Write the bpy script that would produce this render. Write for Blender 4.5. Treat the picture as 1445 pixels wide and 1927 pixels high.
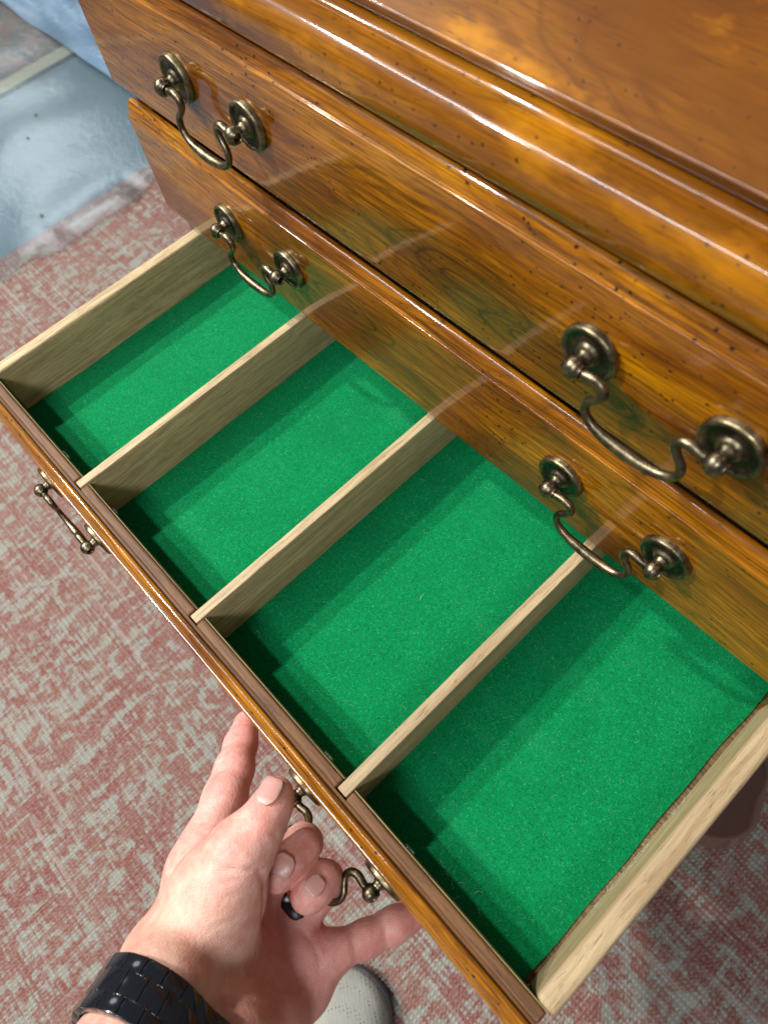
import bpy, bmesh, math, random
import numpy as np
from mathutils import Vector, Matrix, Quaternion
random.seed(7)
R = math.radians
scene = bpy.context.scene
for o in list(bpy.data.objects): bpy.data.objects.remove(o)

# ------------------------------------------------------------------ camera
cd = bpy.data.cameras.new('camera'); cam = bpy.data.objects.new('camera', cd); scene.collection.objects.link(cam)
Rm = Matrix([[0.681607, 0.725016, -0.098816], [-0.615241, 0.640959, 0.458968], [0.396095, -0.25204, 0.882941]])
cam.matrix_world = Matrix.Translation((0.24556, -0.20442, 0.39788)) @ Rm.transposed().to_4x4()
cd.sensor_fit = 'HORIZONTAL'; cd.sensor_width = 36.0; cd.lens = 1362.63/1445*36
cd.clip_start = 0.01; cd.clip_end = 100
cd.dof.use_dof = True; cd.dof.focus_distance = 0.50; cd.dof.aperture_fstop = 11.0
scene.camera = cam
# ------------------------------------------------------------------ world, lamps, exposure
w = bpy.data.worlds.new("World"); scene.world = w; w.use_nodes = True
bg = w.node_tree.nodes['Background']; bg.inputs[0].default_value = (0.86, 0.93, 1.0, 1); bg.inputs[1].default_value = 0.155
def lamp(name, loc, size, power, color, target=(0, -0.1, 0), sy=None):
    l = bpy.data.lights.new(name, 'AREA'); l.energy = power; l.color = color; l.size = size
    l.shape = 'DISK'
    if sy: l.shape = 'RECTANGLE'; l.size_y = sy
    o = bpy.data.objects.new(name, l); scene.collection.objects.link(o); o.location = loc
    o.rotation_euler = (Vector(target)-Vector(loc)).to_track_quat('-Z', 'Y').to_euler()
    return o
lamp('ceiling_lamp', (-1.43, -1.45, 2.05), 0.11, 60, (1, .98, .93))
lamp('ceiling_lamp', (-2.05, -0.60, 2.15), 0.12, 76, (1, .98, .93))
lamp('ceiling_or_fill_panel', (-5.7, 1.1, 2.2), 1.0, 13, (.85, .95, 1), (-1.2, .1, -.5))
tube = lamp('ceiling_tube', (-1.15, -1.05, 2.2), 2.3, 50, (.92, .97, 1), sy=.13); tube.rotation_euler = (0, 0, 0)
lamp('ceiling_or_fill_panel', (1.3, -1.6, 2.2), 0.9, 44, (.95, .97, 1), sy=.4)  # added fill light for the faces turned right, not a known fixture
scene.view_settings.view_transform = 'Standard'; scene.view_settings.look = 'None'
scene.view_settings.exposure = -0.13; scene.view_settings.gamma = 1
try:
    scene.cycles.max_bounces = 10; scene.cycles.transparent_max_bounces = 12
except Exception: pass

# ------------------------------------------------------------------ material helpers
class NT:
    def __init__(s, name):
        s.m = bpy.data.materials.new(name); s.m.use_nodes = True
        s.t = s.m.node_tree; s.N = s.t.nodes; s.L = s.t.links
        s.b = s.N['Principled BSDF']; s.out = s.N['Material Output']
        tc = s.N.new('ShaderNodeTexCoord'); s.co = tc.outputs['Object']
    def put(s, sock, v):
        if hasattr(v, 'is_linked'): s.L.new(v, sock)
        elif v is not None: sock.default_value = v
    def node(s, t, **k):
        n = s.N.new(t)
        for a, b in k.items(): setattr(n, a, b)
        return n
    def map(s, scale=(1,1,1), rot=(0,0,0), loc=(0,0,0), vec=None):
        n = s.node('ShaderNodeMapping'); s.L.new(vec or s.co, n.inputs[0])
        n.inputs['Scale'].default_value = scale; n.inputs['Rotation'].default_value = rot; n.inputs['Location'].default_value = loc
        return n.outputs[0]
    def noise(s, vec, scale=1, detail=4, rough=.55, dist=0, out=0):
        n = s.node('ShaderNodeTexNoise'); s.L.new(vec, n.inputs['Vector'])
        n.inputs['Scale'].default_value = scale; n.inputs['Detail'].default_value = detail
        n.inputs['Roughness'].default_value = rough; n.inputs['Distortion'].default_value = dist
        return n.outputs[out]
    def voro(s, vec, scale=1, out='Distance', rnd=1):
        n = s.node('ShaderNodeTexVoronoi'); s.L.new(vec, n.inputs['Vector']); n.inputs['Scale'].default_value = scale
        n.inputs['Randomness'].default_value = rnd
        return n.outputs[out]
    def wave(s, vec, scale=1, dist=0, dscale=1, prof='SIN', d='X', detail=2):
        n = s.node('ShaderNodeTexWave', wave_profile=prof, bands_direction=d); s.L.new(vec, n.inputs['Vector'])
        n.inputs['Scale'].default_value = scale; n.inputs['Distortion'].default_value = dist; n.inputs['Detail Scale'].default_value = dscale
        n.inputs['Detail'].default_value = detail
        return n.outputs['Fac']
    def ramp(s, f, stops, interp='LINEAR'):
        n = s.node('ShaderNodeValToRGB'); s.L.new(f, n.inputs[0]); cr = n.color_ramp; cr.interpolation = interp
        while len(cr.elements) < len(stops): cr.elements.new(.5)
        for e, (p, c) in zip(cr.elements, stops):
            e.position = p
            e.color = (c, c, c, 1) if isinstance(c, (int, float)) else (*c, 1)
        return n.outputs[0]
    def mix(s, f, a, b, mode='MIX'):
        n = s.node('ShaderNodeMix', data_type='RGBA', blend_type=mode)
        s.put(n.inputs[0], f)
        for i, v in ((6, a), (7, b)):
            if isinstance(v, tuple): v = (*v[:3], 1)
            s.put(n.inputs[i], v)
        return n.outputs[2]
    def math(s, op, a, b=None, c=None):
        n = s.node('ShaderNodeMath', operation=op)
        for i, v in enumerate((a, b, c)):
            if v is not None: s.put(n.inputs[i], v)
        return n.outputs[0]
    def bump(s, h, strength=.3, dist=.001, nrm=None):
        n = s.node('ShaderNodeBump'); n.inputs['Strength'].default_value = strength; n.inputs['Distance'].default_value = dist
        s.L.new(h, n.inputs['Height'])
        if nrm: s.L.new(nrm, n.inputs['Normal'])
        return n.outputs[0]
    def set(s, **k):
        for a, v in k.items():
            a = a.replace('_', ' ')
            if isinstance(v, tuple) and len(v) == 3: v = (*v, 1)
            s.put(s.b.inputs[a], v)
        return s

FIG = []
def wood_varnished(name, dark=1.0, seed=0.0, coat=1.0, fibw=.80, blotch=0.0, flk=1.0):
    s = NT(name)
    wob = s.noise(s.map((2.2, 5, 5), loc=(seed, 0, seed)), 1.6, 3)
    v0 = s.map(loc=(seed, seed*.3, 0)); v = s.mix(.05, v0, wob, 'ADD'); vf = s.mix(.018, v0, wob, 'ADD')
    broad = s.noise(s.map((2.6, 9, 11), vec=v), 1.7, 5, .55, .5)
    rings = s.wave(s.map((.9, 4, 6), vec=v), 8, 12, .8, d='Z', detail=3)
    fib = s.noise(s.map((16, 520, 680), vec=vf), 1.0, 5, .7)
    pores = s.noise(s.map((45, 900, 1300), vec=vf), 1.0, 2, .5)
    a = s.ramp(broad, [(.25, (.085, .019, .001)), (.40, (.20, .056, .001)), (.56, (.42, .150, .0005)), (.74, (.68, .290, .0005))])
    # cathedral figure: contour lines of a long soft field
    fld = s.noise(s.map((2.3, 8, 10), loc=(seed*2, 1, seed), vec=v), 1.3, 2, .45, .4)
    con = s.math('PINGPONG', s.math('MULTIPLY', fld, 26), .5)
    zone = s.ramp(s.noise(s.map((2.5, 6, 6), loc=(seed, 5, 1)), 1.5, 2), [(.45, 0.0), (.58, 1.0)])
    a = s.mix(s.math('MULTIPLY', s.math('MULTIPLY', s.ramp(con, [(.0, 1.0), (.16, .25), (.5, 0.0)]), zone), .55), a, (.09, .022, .001))
    for (fx, fz, sx, sz, tilt) in FIG:
        vv = s.map((1/sx, .001, 1/sz), loc=(-fx/sx, 0, -fz/sz))
        vv = s.mix(.55, vv, s.noise(s.map((9, 9, 26), loc=(fx, 0, fz)), 1.2, 3, .5, out=1), 'ADD')
        vv = s.mix(1.0, vv, (.28, .28, .28), 'SUBTRACT')
        ln = s.node('ShaderNodeVectorMath', operation='LENGTH'); s.L.new(vv, ln.inputs[0]); rr = ln.outputs['Value']
        cn = s.math('PINGPONG', s.math('MULTIPLY', rr, 4.2), .5)
        mk = s.ramp(rr, [(.0, 1.0), (.55, 1.0), (1.0, 0.0)])
        a = s.mix(s.math('MULTIPLY', mk, .60), a, (.12, .056, .003))
        a = s.mix(s.math('MULTIPLY', s.math('MULTIPLY', s.ramp(cn, [(.0, 1.0), (.13, .2), (.5, 0.0)]), mk), .90), a, (.022, .009, .001))
    b = s.mix(s.math('MULTIPLY', s.ramp(rings, [(0.0, 1.0), (.22, 0.15), (1, 0)]), .30), a, (.07, .017, .003))
    c = s.mix(s.ramp(fib, [(.36, fibw), (.60, 0.0)]), b, (.05, .014, .002))
    c = s.mix(s.ramp(pores, [(.30, .55), (.42, 0.0)]), c, (.02, .006, .002))
    if blotch:
        bl = s.noise(s.map((9, 17, 17), loc=(seed, 0, 0)), 1.6, 4, .6)
        c = s.mix(s.ramp(bl, [(.38, blotch), (.62, 0.0)]), c, (.16, .050, .002))
        c = s.mix(s.ramp(bl, [(.55, 0.0), (.72, blotch)]), c, (.70, .27, .001))
    # worm holes and flecks of the distressed finish
    f1 = s.voro(s.map((150, 150, 210), vec=v), 1)
    sel = s.noise(s.map((14, 14, 14), loc=(3+seed, 1, 2)), 1.4, 3)
    fl = s.math('MULTIPLY', s.ramp(f1, [(.115, 1.0), (.195, 0.0)]), s.ramp(sel, [(.44, 0.0), (.54, 1.0)]))
    f2 = s.voro(s.map((48, 62, 70), rot=(0, .3, .1), loc=(.3, seed, .7)), 1)
    fl2 = s.ramp(s.math('ADD', f2, s.math('MULTIPLY', s.noise(s.map((30, 60, 60)), 1.5, 2), .20)), [(.115, 1.0), (.150, 0.0)])
    f3 = s.voro(s.map((40, 200, 210), rot=(0, .9, .3), loc=(.1, seed, .2)), 1)
    fl3 = s.math('MULTIPLY', s.ramp(f3, [(.05, 1.0), (.10, 0.0)]), s.ramp(sel, [(.45, 1.0), (.52, 0.0)]))
    fle = s.math('MAXIMUM', s.math('MAXIMUM', fl, fl2), fl3)
    if flk != 1: fle = s.math('MULTIPLY', fle, flk)
    c = s.mix(fle, c, (.012, .005, .002))
    if dark != 1: c = s.mix(1.0, c, (dark, dark, dark), 'MULTIPLY')
    orange = s.noise(s.map((60, 60, 60)), 2.0, 2)
    bmp = s.bump(s.math('SUBTRACT', s.math('MULTIPLY', orange, .35), fle), .35, .0005)
    bmp2 = s.bump(orange, .12, .0005)
    s.set(Base_Color=c, Roughness=.42, Coat_Weight=coat, Coat_Roughness=.07, Coat_IOR=1.50, Normal=bmp, Coat_Normal=bmp2)
    s.b.inputs['Specular IOR Level'].default_value = .12
    return s.m

def wood_plain(name, axis='Y', c1=(.50, .38, .22), c2=(.30, .21, .105), seed=0.0):
    s = NT(name)
    sc = {'Y': lambda l, t: (t, l, t), 'X': lambda l, t: (l, t, t), 'Z': lambda l, t: (t, t, l)}[axis]
    v = s.mix(.01, s.map(loc=(seed, seed, seed)), s.noise(s.map(sc(6, 20)), 2, 2), 'ADD')
    fib = s.noise(s.map(sc(14, 420), vec=v), 1, 5, .62)
    brd = s.noise(s.map(sc(4, 46), vec=v), 1, 4, .6)
    por = s.noise(s.map(sc(70, 1500), vec=v), 1, 2, .5)
    c = s.mix(s.ramp(brd, [(.35, 0.0), (.65, 1.0)]), c1, tuple(x*.68 for x in c1))
    c = s.mix(s.ramp(fib, [(.38, .85), (.58, 0.0)]), c, c2)
    c = s.mix(s.ramp(por, [(.28, .8), (.38, 0.0)]), c, tuple(x*.35 for x in c2))
    stain = s.noise(s.map((7, 7, 7)), 1.5, 3)
    c = s.mix(s.ramp(stain, [(.5, 0.0), (.75, .22)]), c, tuple(x*.6 for x in c2))
    s.set(Base_Color=c, Roughness=.55, Normal=s.bump(fib, .35, .0005))
    s.b.inputs['Specular IOR Level'].default_value = .35
    return s.m

def felt_mat():
    s = NT('green_felt')
    v = s.mix(.004, s.map(), s.noise(s.map((80, 80, 80)), 2, 2, out=1), 'ADD')
    f1 = s.noise(s.map((420, 1150, 400), rot=(0, 0, .5), vec=v), 1, 4, .7, 1.5)
    f2 = s.noise(s.map((1150, 420, 400), rot=(0, 0, .3), vec=v), 1, 4, .7, 1.5)
    f = s.math('MAXIMUM', f1, f2)
    blot = s.noise(s.map((9, 9, 9)), 2, 4)
    c = s.ramp(f, [(.40, (.0, .075, .022)), (.54, (.0, .175, .052)), (.67, (.003, .290, .090)), (.80, (.11, .52, .25))])
    c = s.mix(s.ramp(blot, [(.3, .25), (.52, 0.0)]), c, (.0, .10, .030))
    nap = s.noise(s.map((5, 22, 5), rot=(0, 0, .5)), 1.6, 4, .6)
    c = s.mix(s.ramp(nap, [(.55, 0.0), (.75, .12)]), c, (.03, .32, .13))
    sp = s.noise(s.map((42, 42, 42), loc=(7, 3, 1)), 1.5, 4, .7)
    c = s.mix(s.ramp(sp, [(.68, 0.0), (.76, .25)]), c, (.01, .085, .035))
    ring = s.voro(s.map((1, 1, 0), loc=(-.004, .069, 0)), 1)   # old stain
    st = s.noise(s.map((130, 130, 1)), 1, 4, .6)
    s.set(Base_Color=c, Roughness=.95, Sheen_Weight=.12, Sheen_Roughness=.5, Sheen_Tint=(.4, .9, .6), Normal=s.bump(f, .55, .0006))
    s.b.inputs['Specular IOR Level'].default_value = .1
    return s.m

def brass_mat():
    s = NT('aged_brass')
    n = s.noise(s.map((90, 90, 90)), 1.6, 4, .6)
    n2 = s.noise(s.map((500, 500, 500)), 1.2, 3, .6)
    c = s.ramp(n, [(.32, (.070, .060, .046)), (.5, (.150, .126, .086)), (.68, (.27, .225, .145))])
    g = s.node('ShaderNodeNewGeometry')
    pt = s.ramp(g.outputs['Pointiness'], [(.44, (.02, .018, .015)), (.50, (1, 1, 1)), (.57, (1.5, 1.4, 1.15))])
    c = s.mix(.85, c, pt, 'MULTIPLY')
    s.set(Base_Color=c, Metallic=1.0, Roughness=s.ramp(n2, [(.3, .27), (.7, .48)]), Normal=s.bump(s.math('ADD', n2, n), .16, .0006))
    return s.m

def rug_mat(name='rug_weave', red=(.215, .062, .050), pale=(.285, .285, .24), seed=0.0, mott=None):
    s = NT(name)
    base = s.map(loc=(seed, seed*.7, 0))
    q = s.mix(.035, base, s.noise(s.map((9, 9, 1), loc=(seed, 0, 0)), 1.5, 3, out=1), 'ADD')
    big = s.noise(s.map((1, 1, .01), vec=q), 24, 7, .72, 1.8)
    rgs = s.wave(s.map((1, 1, .01), vec=q), 11, 9, 2.0, detail=3)
    med = s.noise(s.map((1, 1, .01), vec=q), 75, 5, .7, .6)
    sx = s.noise(s.map((5, 190, .01)), 1, 3, .7)
    sy = s.noise(s.map((170, 6, .01)), 1, 3, .7)
    m = s.math('ADD', s.math('MULTIPLY', big, .9), s.math('MULTIPLY', rgs, .07))
    m = s.math('ADD', m, s.math('MULTIPLY', med, .52))
    m = s.math('ADD', m, s.math('MULTIPLY', s.math('ADD', sx, sy), .50))
    k = s.ramp(m, [(.0, 0.0), (.62, 0.0), (.72, 1.0), (1.0, 1.0)])
    k = s.ramp(s.math('SUBTRACT', m, .55), [(.605, 0.0), (.715, 1.0)])
    # yarns: warp and weft threads with their own shade
    yx = s.wave(s.map((1, 1, .01)), 420/6.283, .6, 4, d='X'); yy = s.wave(s.map((1, 1, .01)), 300/6.283, .5, 4, d='Y')
    chk = s.math('MULTIPLY', yx, yy)
    yn = s.noise(s.map((430, 300, 1)), 1.0, 1, .5)
    kk = s.ramp(s.math('ADD', k, s.math('MULTIPLY', s.math('SUBTRACT', yn, .5), 1.5)), [(.35, 0.0), (.65, 1.0)])
    kk = s.math('ADD', s.math('MULTIPLY', k, .52), s.math('MULTIPLY', kk, .48))
    hue = s.noise(s.map((7, 7, 1), loc=(seed+2, 0, 0)), 1.5, 3)
    red2 = s.mix(s.ramp(hue, [(.4, 0.0), (.65, 1.0)]), red, (red[0]*1.12, red[1]*1.7, red[2]*1.6))
    c = s.mix(kk, pale, red2)
    if mott:
        c = s.mix(s.ramp(s.noise(s.map((6, 14, 1), loc=(5, 2, 0)), 1.6, 5, .7), [(.46, 0.0), (.58, .8)]), c, mott)
    c = s.mix(s.math('MULTIPLY', s.ramp(yn, [(.35, 0.0), (.75, 1.0)]), .36), c, (.44, .41, .36))
    c = s.mix(1.0, c, s.ramp(chk, [(0.0, (.72, .70, .70)), (.35, (1, 1, 1))]), 'MULTIPLY')
    ribs = s.ramp(s.noise(s.map((2.5, 62, .01), loc=(seed, 4, 0)), 1, 2, .5), [(.62, 0.0), (.68, 1.0)])
    c = s.mix(s.math('MULTIPLY', ribs, .35), c, (.40, .37, .33))
    s.set(Base_Color=c, Roughness=.9, Sheen_Weight=.12, Normal=s.bump(s.math('ADD', chk, s.math('MULTIPLY', yn, .7)), .9, .0013))
    s.b.inputs['Specular IOR Level'].default_value = .22
    return s.m

def skin_mat():
    s = NT('skin')
    at = s.node('ShaderNodeAttribute', attribute_name='tint'); base = at.outputs['Color']
    n = s.noise(s.map((28, 28, 28)), 1.6, 4, .6)
    mot = s.noise(s.map((120, 120, 120)), 1.5, 4, .7)
    c = s.mix(s.ramp(n, [(.33, .75), (.62, 0.0)]), base, (.58, .205, .165))
    c = s.mix(s.ramp(mot, [(.50, 0.0), (.72, .42)]), c, (.80, .56, .45))
    fr = s.voro(s.map((170, 170, 170)), 1)
    frs = s.math('MULTIPLY', s.ramp(fr, [(.08, 1.0), (.2, 0.0)]), s.ramp(s.noise(s.map((22, 22, 22), loc=(4, 1, 1)), 1.5, 2), [(.55, 0.0), (.7, .55)]))
    c = s.mix(frs, c, (.36, .15, .09))
    lines = s.wave(s.map((60, 60, 60), rot=(.5, .2, .9)), 6, 4.5, 1.2)
    l2 = s.noise(s.map((110, 110, 520), rot=(.3, .9, .1)), 1.0, 5, .65)
    cr = s.voro(s.map((620, 620, 620)), 1)
    h = s.math('ADD', s.math('MULTIPLY', l2, .7), s.math('MULTIPLY', cr, .4))
    h = s.math('ADD', h, s.math('MULTIPLY', lines, .25))
    s.set(Base_Color=c, Roughness=s.ramp(mot, [(.3, .42), (.7, .56)]), Subsurface_Weight=.14, Subsurface_Scale=.004, Normal=s.bump(h, .55, .0006))
    s.b.inputs['Subsurface Radius'].default_value = (1.0, .35, .2)
    s.b.inputs['Specular IOR Level'].default_value = .42
    return s.m

def simple(name, col, rough=.5, metal=0, coat=0, bumps=None, spec=.5):
    s = NT(name)
    n = s.noise(s.map((60, 60, 60)), 1.4, 4)
    c = s.mix(s.ramp(n, [(.35, .35), (.65, 0.0)]), col, tuple(x*.6 for x in col))
    s.set(Base_Color=c, Roughness=rough, Metallic=float(metal), Coat_Weight=float(coat))
    if bumps: s.set(Normal=s.bump(s.noise(s.map((bumps,)*3), 1, 3), .4, .0006))
    s.b.inputs['Specular IOR Level'].default_value = spec
    return s.m

FIG = [(.055, .112, .085, .026, 0), (.105, .098, .10, .020, 0), (-.085, .012, .09, .024, 0)]
M_face = wood_varnished('varnished_cherry', seed=0.0)
M_face2 = wood_varnished('varnished_cherry_b', seed=3.7)
FIG = []
M_body = wood_varnished('varnished_cherry_dark', dark=.62, seed=8.1)
M_leg = simple('polished_leg_wood', (.062, .018, .007), .35, coat=1.0)
M_lid = wood_varnished('varnished_cherry_lid', dark=.84, seed=5.3, fibw=.30, blotch=.75, flk=.45)
M_mould = wood_varnished('varnished_cherry_moulding', dark=.84, seed=1.9, fibw=.45, blotch=.5, flk=.7)
M_ledge = wood_plain('stained_edge_wood', 'X', (.18, .078, .024), (.07, .026, .008), 1.0)
M_oak = wood_plain('drawer_box_wood', 'Y', (.53, .395, .22), (.30, .195, .10))
M_oakd = wood_plain('drawer_box_wood_greyer', 'Y', (.56, .425, .235), (.31, .215, .11), 4.0)
M_lin = wood_plain('drawer_lining_wood', 'X', (.26, .21, .09), (.14, .10, .04))
M_ply = wood_plain('drawer_bottom_wood', 'X', (.22, .14, .06), (.07, .045, .02))
M_felt = felt_mat(); M_brass = brass_mat(); M_rug = rug_mat(); M_skin = skin_mat()
M_hole = simple('dark_bore', (.012, .010, .008), .8)

# ------------------------------------------------------------------ object helpers
COL = scene.collection
def link(name, me, mat=None, parent=None):
    o = bpy.data.objects.new(name, me); COL.objects.link(o)
    if mat is not None and me is not None and not me.materials: me.materials.append(mat)
    if parent: o.parent = parent
    return o
def tag(o, label=None, cat=None, group=None, kind=None):
    if label: o['label'] = label
    if cat: o['category'] = cat
    if group: o['group'] = group
    if kind: o['kind'] = kind
    return o
def smooth(me, ang=None):
    me.polygons.foreach_set('use_smooth', [True]*len(me.polygons))
    if ang:
        try: me.set_sharp_from_angle(angle=R(ang))
        except Exception: pass
    return me
def from_bm(bm, name, sm=35):
    bmesh.ops.recalc_face_normals(bm, faces=bm.faces)
    me = bpy.data.meshes.new(name); bm.to_mesh(me); bm.free()
    return smooth(me, sm) if sm else me
def box(x0, x1, y0, y1, z0, z1, name, mat, parent=None, bev=.0006, seg=2):
    bm = bmesh.new(); bmesh.ops.create_cube(bm, size=1)
    for v in bm.verts:
        v.co = ((x0+x1)/2+v.co.x*(x1-x0), (y0+y1)/2+v.co.y*(y1-y0), (z0+z1)/2+v.co.z*(z1-z0))
    if bev: bmesh.ops.bevel(bm, geom=bm.edges[:], offset=bev, segments=seg, affect='EDGES', profile=.6)
    return link(name, from_bm(bm, name), mat, parent)
def extrude_x(prof, x0, x1, name, mat, parent=None, ang=30, cuts=1):
    """prof: closed list of (y,z)"""
    n = len(prof); V = []; F = []
    xs = [x0+(x1-x0)*i/cuts for i in range(cuts+1)]
    for x in xs: V += [(x, y, z) for y, z in prof]
    for k in range(cuts):
        for i in range(n):
            j = (i+1) % n; F.append((k*n+i, k*n+j, (k+1)*n+j, (k+1)*n+i))
    F.append(tuple(range(n))[::-1]); F.append(tuple(range(cuts*n, cuts*n+n)))
    me = bpy.data.meshes.new(name); me.from_pydata(V, [], F); me.update()
    bm = bmesh.new(); bm.from_mesh(me); bpy.data.meshes.remove(me)
    return link(name, from_bm(bm, name, ang), mat, parent)
def arc(cx, cz, rx, rz, a0, a1, n=8):
    return [(cx+rx*math.cos(R(a0+(a1-a0)*i/n)), cz+rz*math.sin(R(a0+(a1-a0)*i/n))) for i in range(n+1)]
def lathe(prof, axis, org, name, mat, parent, seg=40, closed=False):
    """prof list (along, radius) turned about axis ('X','Y' or 'Z')"""
    V = []; F = []; n = len(prof)
    for k in range(seg):
        a = 2*math.pi*k/seg; c, s_ = math.cos(a), math.sin(a)
        for t, r in prof:
            p = {'X': (t, r*c, r*s_), 'Y': (r*c, t, r*s_), 'Z': (r*c, r*s_, t)}[axis]
            V.append(tuple(p[i]+org[i] for i in range(3)))
    rng = n if closed else n-1
    for k in range(seg):
        k2 = (k+1) % seg
        for i in range(rng):
            j = (i+1) % n; F.append((k*n+i, k*n+j, k2*n+j, k2*n+i))
    me = bpy.data.meshes.new(name); me.from_pydata(V, [], F); me.update()
    bm = bmesh.new(); bm.from_mesh(me); bpy.data.meshes.remove(me)
    bmesh.ops.remove_doubles(bm, verts=bm.verts, dist=1e-6)
    return link(name, from_bm(bm, name, 50), mat, parent)
def sweep(pts, rad, name, mat, parent, seg=14, flat=None):
    """tube through points with a radius for each, caps closed"""
    # catmull-rom resample
    P = [Vector(p) for p in pts]; Q = []; RR = []
    for i in range(len(P)-1):
        p0 = P[max(i-1, 0)]; p1 = P[i]; p2 = P[i+1]; p3 = P[min(i+2, len(P)-1)]
        for t in [k/6 for k in range(6)]:
            Q.append(.5*((2*p1)+(p2-p0)*t+(2*p0-5*p1+4*p2-p3)*t*t+(3*p1-p0-3*p2+p3)*t**3)); RR.append(rad[i]*(1-t)+rad[i+1]*t)
    Q.append(P[-1]); RR.append(rad[-1])
    V = []; F = []; up = Vector((0, 1, 0.01)).normalized(); n = len(Q)
    for i in range(n):
        t = (Q[min(i+1, n-1)]-Q[max(i-1, 0)]).normalized()
        u = (up-t*up.dot(t)).normalized(); v = t.cross(u)
        for k in range(seg):
            a = 2*math.pi*k/seg; V.append(Q[i]+(u*math.cos(a)+v*math.sin(a))*RR[i])
    for i in range(n-1):
        for k in range(seg):
            k2 = (k+1) % seg; F.append((i*seg+k, i*seg+k2, (i+1)*seg+k2, (i+1)*seg+k))
    F.append(tuple(range(seg))[::-1]); F.append(tuple(range((n-1)*seg, n*seg)))
    me = bpy.data.meshes.new(name); me.from_pydata([tuple(v) for v in V], [], F); me.update()
    bm = bmesh.new(); bm.from_mesh(me); bpy.data.meshes.remove(me)
    return link(name, from_bm(bm, name, 60), mat, parent)

# ------------------------------------------------------------------ floor, rugs, plastic
FZ = -0.57
def sheet(x0, x1, y0, y1, z, name, mat, nx=1, ny=1, hf=None, thick=None, parent=None):
    V = []; F = []
    for j in range(ny+1):
        for i in range(nx+1):
            x = x0+(x1-x0)*i/nx; y = y0+(y1-y0)*j/ny
            V.append((x, y, z+(hf(x, y) if hf else 0)))
    for j in range(ny):
        for i in range(nx):
            a = j*(nx+1)+i; F.append((a, a+1, a+nx+2, a+nx+1))
    me = bpy.data.meshes.new(name); me.from_pydata(V, [], F); smooth(me)
    return link(name, me, mat, parent)
s = NT('painted_concrete')
n = s.noise(s.map((2, 2, 2)), 1.5, 6, .6); n2 = s.noise(s.map((40, 40, 40)), 1.5, 5, .6)
c = s.ramp(n, [(.3, (.10, .155, .190)), (.7, (.145, .205, .245))])
c = s.mix(s.ramp(n2, [(.6, 0.0), (.72, .35)]), c, (.13, .16, .17))
s.set(Base_Color=c, Roughness=.5, Normal=s.bump(n2, .2, .001))
fl = sheet(-9, 9, -9, 9, FZ-.012, 'floor', s.m); tag(fl, kind='structure')
rg = box(-1.16, 2.6, -2.6, 1.9, FZ-.0115, FZ, 'rug', M_rug, None, .003)
tag(rg, 'distressed red and pale grey woven rug under the chest of drawers', 'rug')
M_rug2 = rug_mat('rug_weave_faded', (.26, .10, .07), (.21, .22, .16), 9.0, (.05, .075, .08))
r2 = box(-4.0, -1.708, -3.0, .436, FZ-.0115, FZ-.002, 'rug', M_rug2, None, .002)
tag(r2, 'faded grey green and rust rug under plastic in the far corner', 'rug')
M_bind = simple('rug_binding', (.36, .36, .27), .8, bumps=500)
box(-1.7075, -1.662, -3.0, .437, FZ-.0115, FZ-.001, 'binding', M_bind, r2, .002)
# plastic film lying over the floor, the far rug and the edge of the near rug
s = NT('clear_plastic_film')
def pl_nodes(s, tint, opac, bs):
    a = s.noise(s.map((5, 5, 5)), 1.6, 5, .6, .8); b = s.noise(s.map((38, 60, 30)), 1.3, 4, .65, .5); d = s.noise(s.map((220, 300, 200)), 1, 2)
    h = s.math('ADD', s.math('MULTIPLY', a, .28), s.math('ADD', s.math('MULTIPLY', b, .34), s.math('MULTIPLY', d, .06)))
    g = s.N.new('ShaderNodeBsdfGlossy'); g.inputs['Roughness'].default_value = .20; g.inputs['Color'].default_value = (1, 1, 1, 1)
    bm_ = s.bump(h, bs, .010); s.L.new(bm_, g.inputs['Normal'])
    df = s.N.new('ShaderNodeBsdfDiffuse'); df.inputs['Color'].default_value = (*tint, 1)
    tr = s.N.new('ShaderNodeBsdfTransparent')
    m1 = s.N.new('ShaderNodeMixShader'); m1.inputs[0].default_value = opac; s.L.new(tr.outputs[0], m1.inputs[1]); s.L.new(df.outputs[0], m1.inputs[2])
    fr = s.N.new('ShaderNodeFresnel'); fr.inputs['IOR'].default_value = 1.7; s.L.new(bm_, fr.inputs['Normal'])
    m2 = s.N.new('ShaderNodeMixShader'); s.L.new(fr.outputs[0], m2.inputs[0]); s.L.new(m1.outputs[0], m2.inputs[1]); s.L.new(g.outputs[0], m2.inputs[2])
    s.L.new(m2.outputs[0], s.out.inputs['Surface'])
pl_nodes(s, (.15, .24, .30), .14, .13)
def ph(x, y):
    e = 0.0
    e += .0018*math.sin(9*x+3*math.sin(4*y))*math.sin(7*y+1.3)
    e += .0007*math.sin(31*x+9*y+2*math.sin(13*y))
    k = math.exp(-((x+1.10)/.05)**2); e += k*.004*(1+math.sin(60*y+4*math.sin(23*y)))
    return max(e, -.002)+.006
pf = sheet(-4.5, -1.082, -2.8, .56, FZ, 'plastic_film', s.m, 170, 170, ph)
for v in pf.data.vertices:
    if v.co.x > -1.083: v.co.x += .012*math.sin(14*v.co.y)+.006*math.sin(41*v.co.y)
tag(pf, 'clear glossy plastic film lying over the floor and the rug edge', 'plastic sheet')
s = NT('blue_plastic_film'); pl_nodes(s, (.20, .33, .48), .62, .6)
def ph2(x, y): return .016+.010*math.sin(16*y+6*x)*math.sin(5*x)+.005*math.sin(37*y-11*x)+.003*math.sin(90*y+20*x)
pb = sheet(-4.5, -.9, .40, 2.6, FZ, 'plastic_film', s.m, 120, 150, ph2)
tag(pb, 'crumpled blue plastic film heaped behind the far rug', 'plastic sheet')
M_crumb = simple('grit', (.16, .13, .08), .8, bumps=900)
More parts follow.
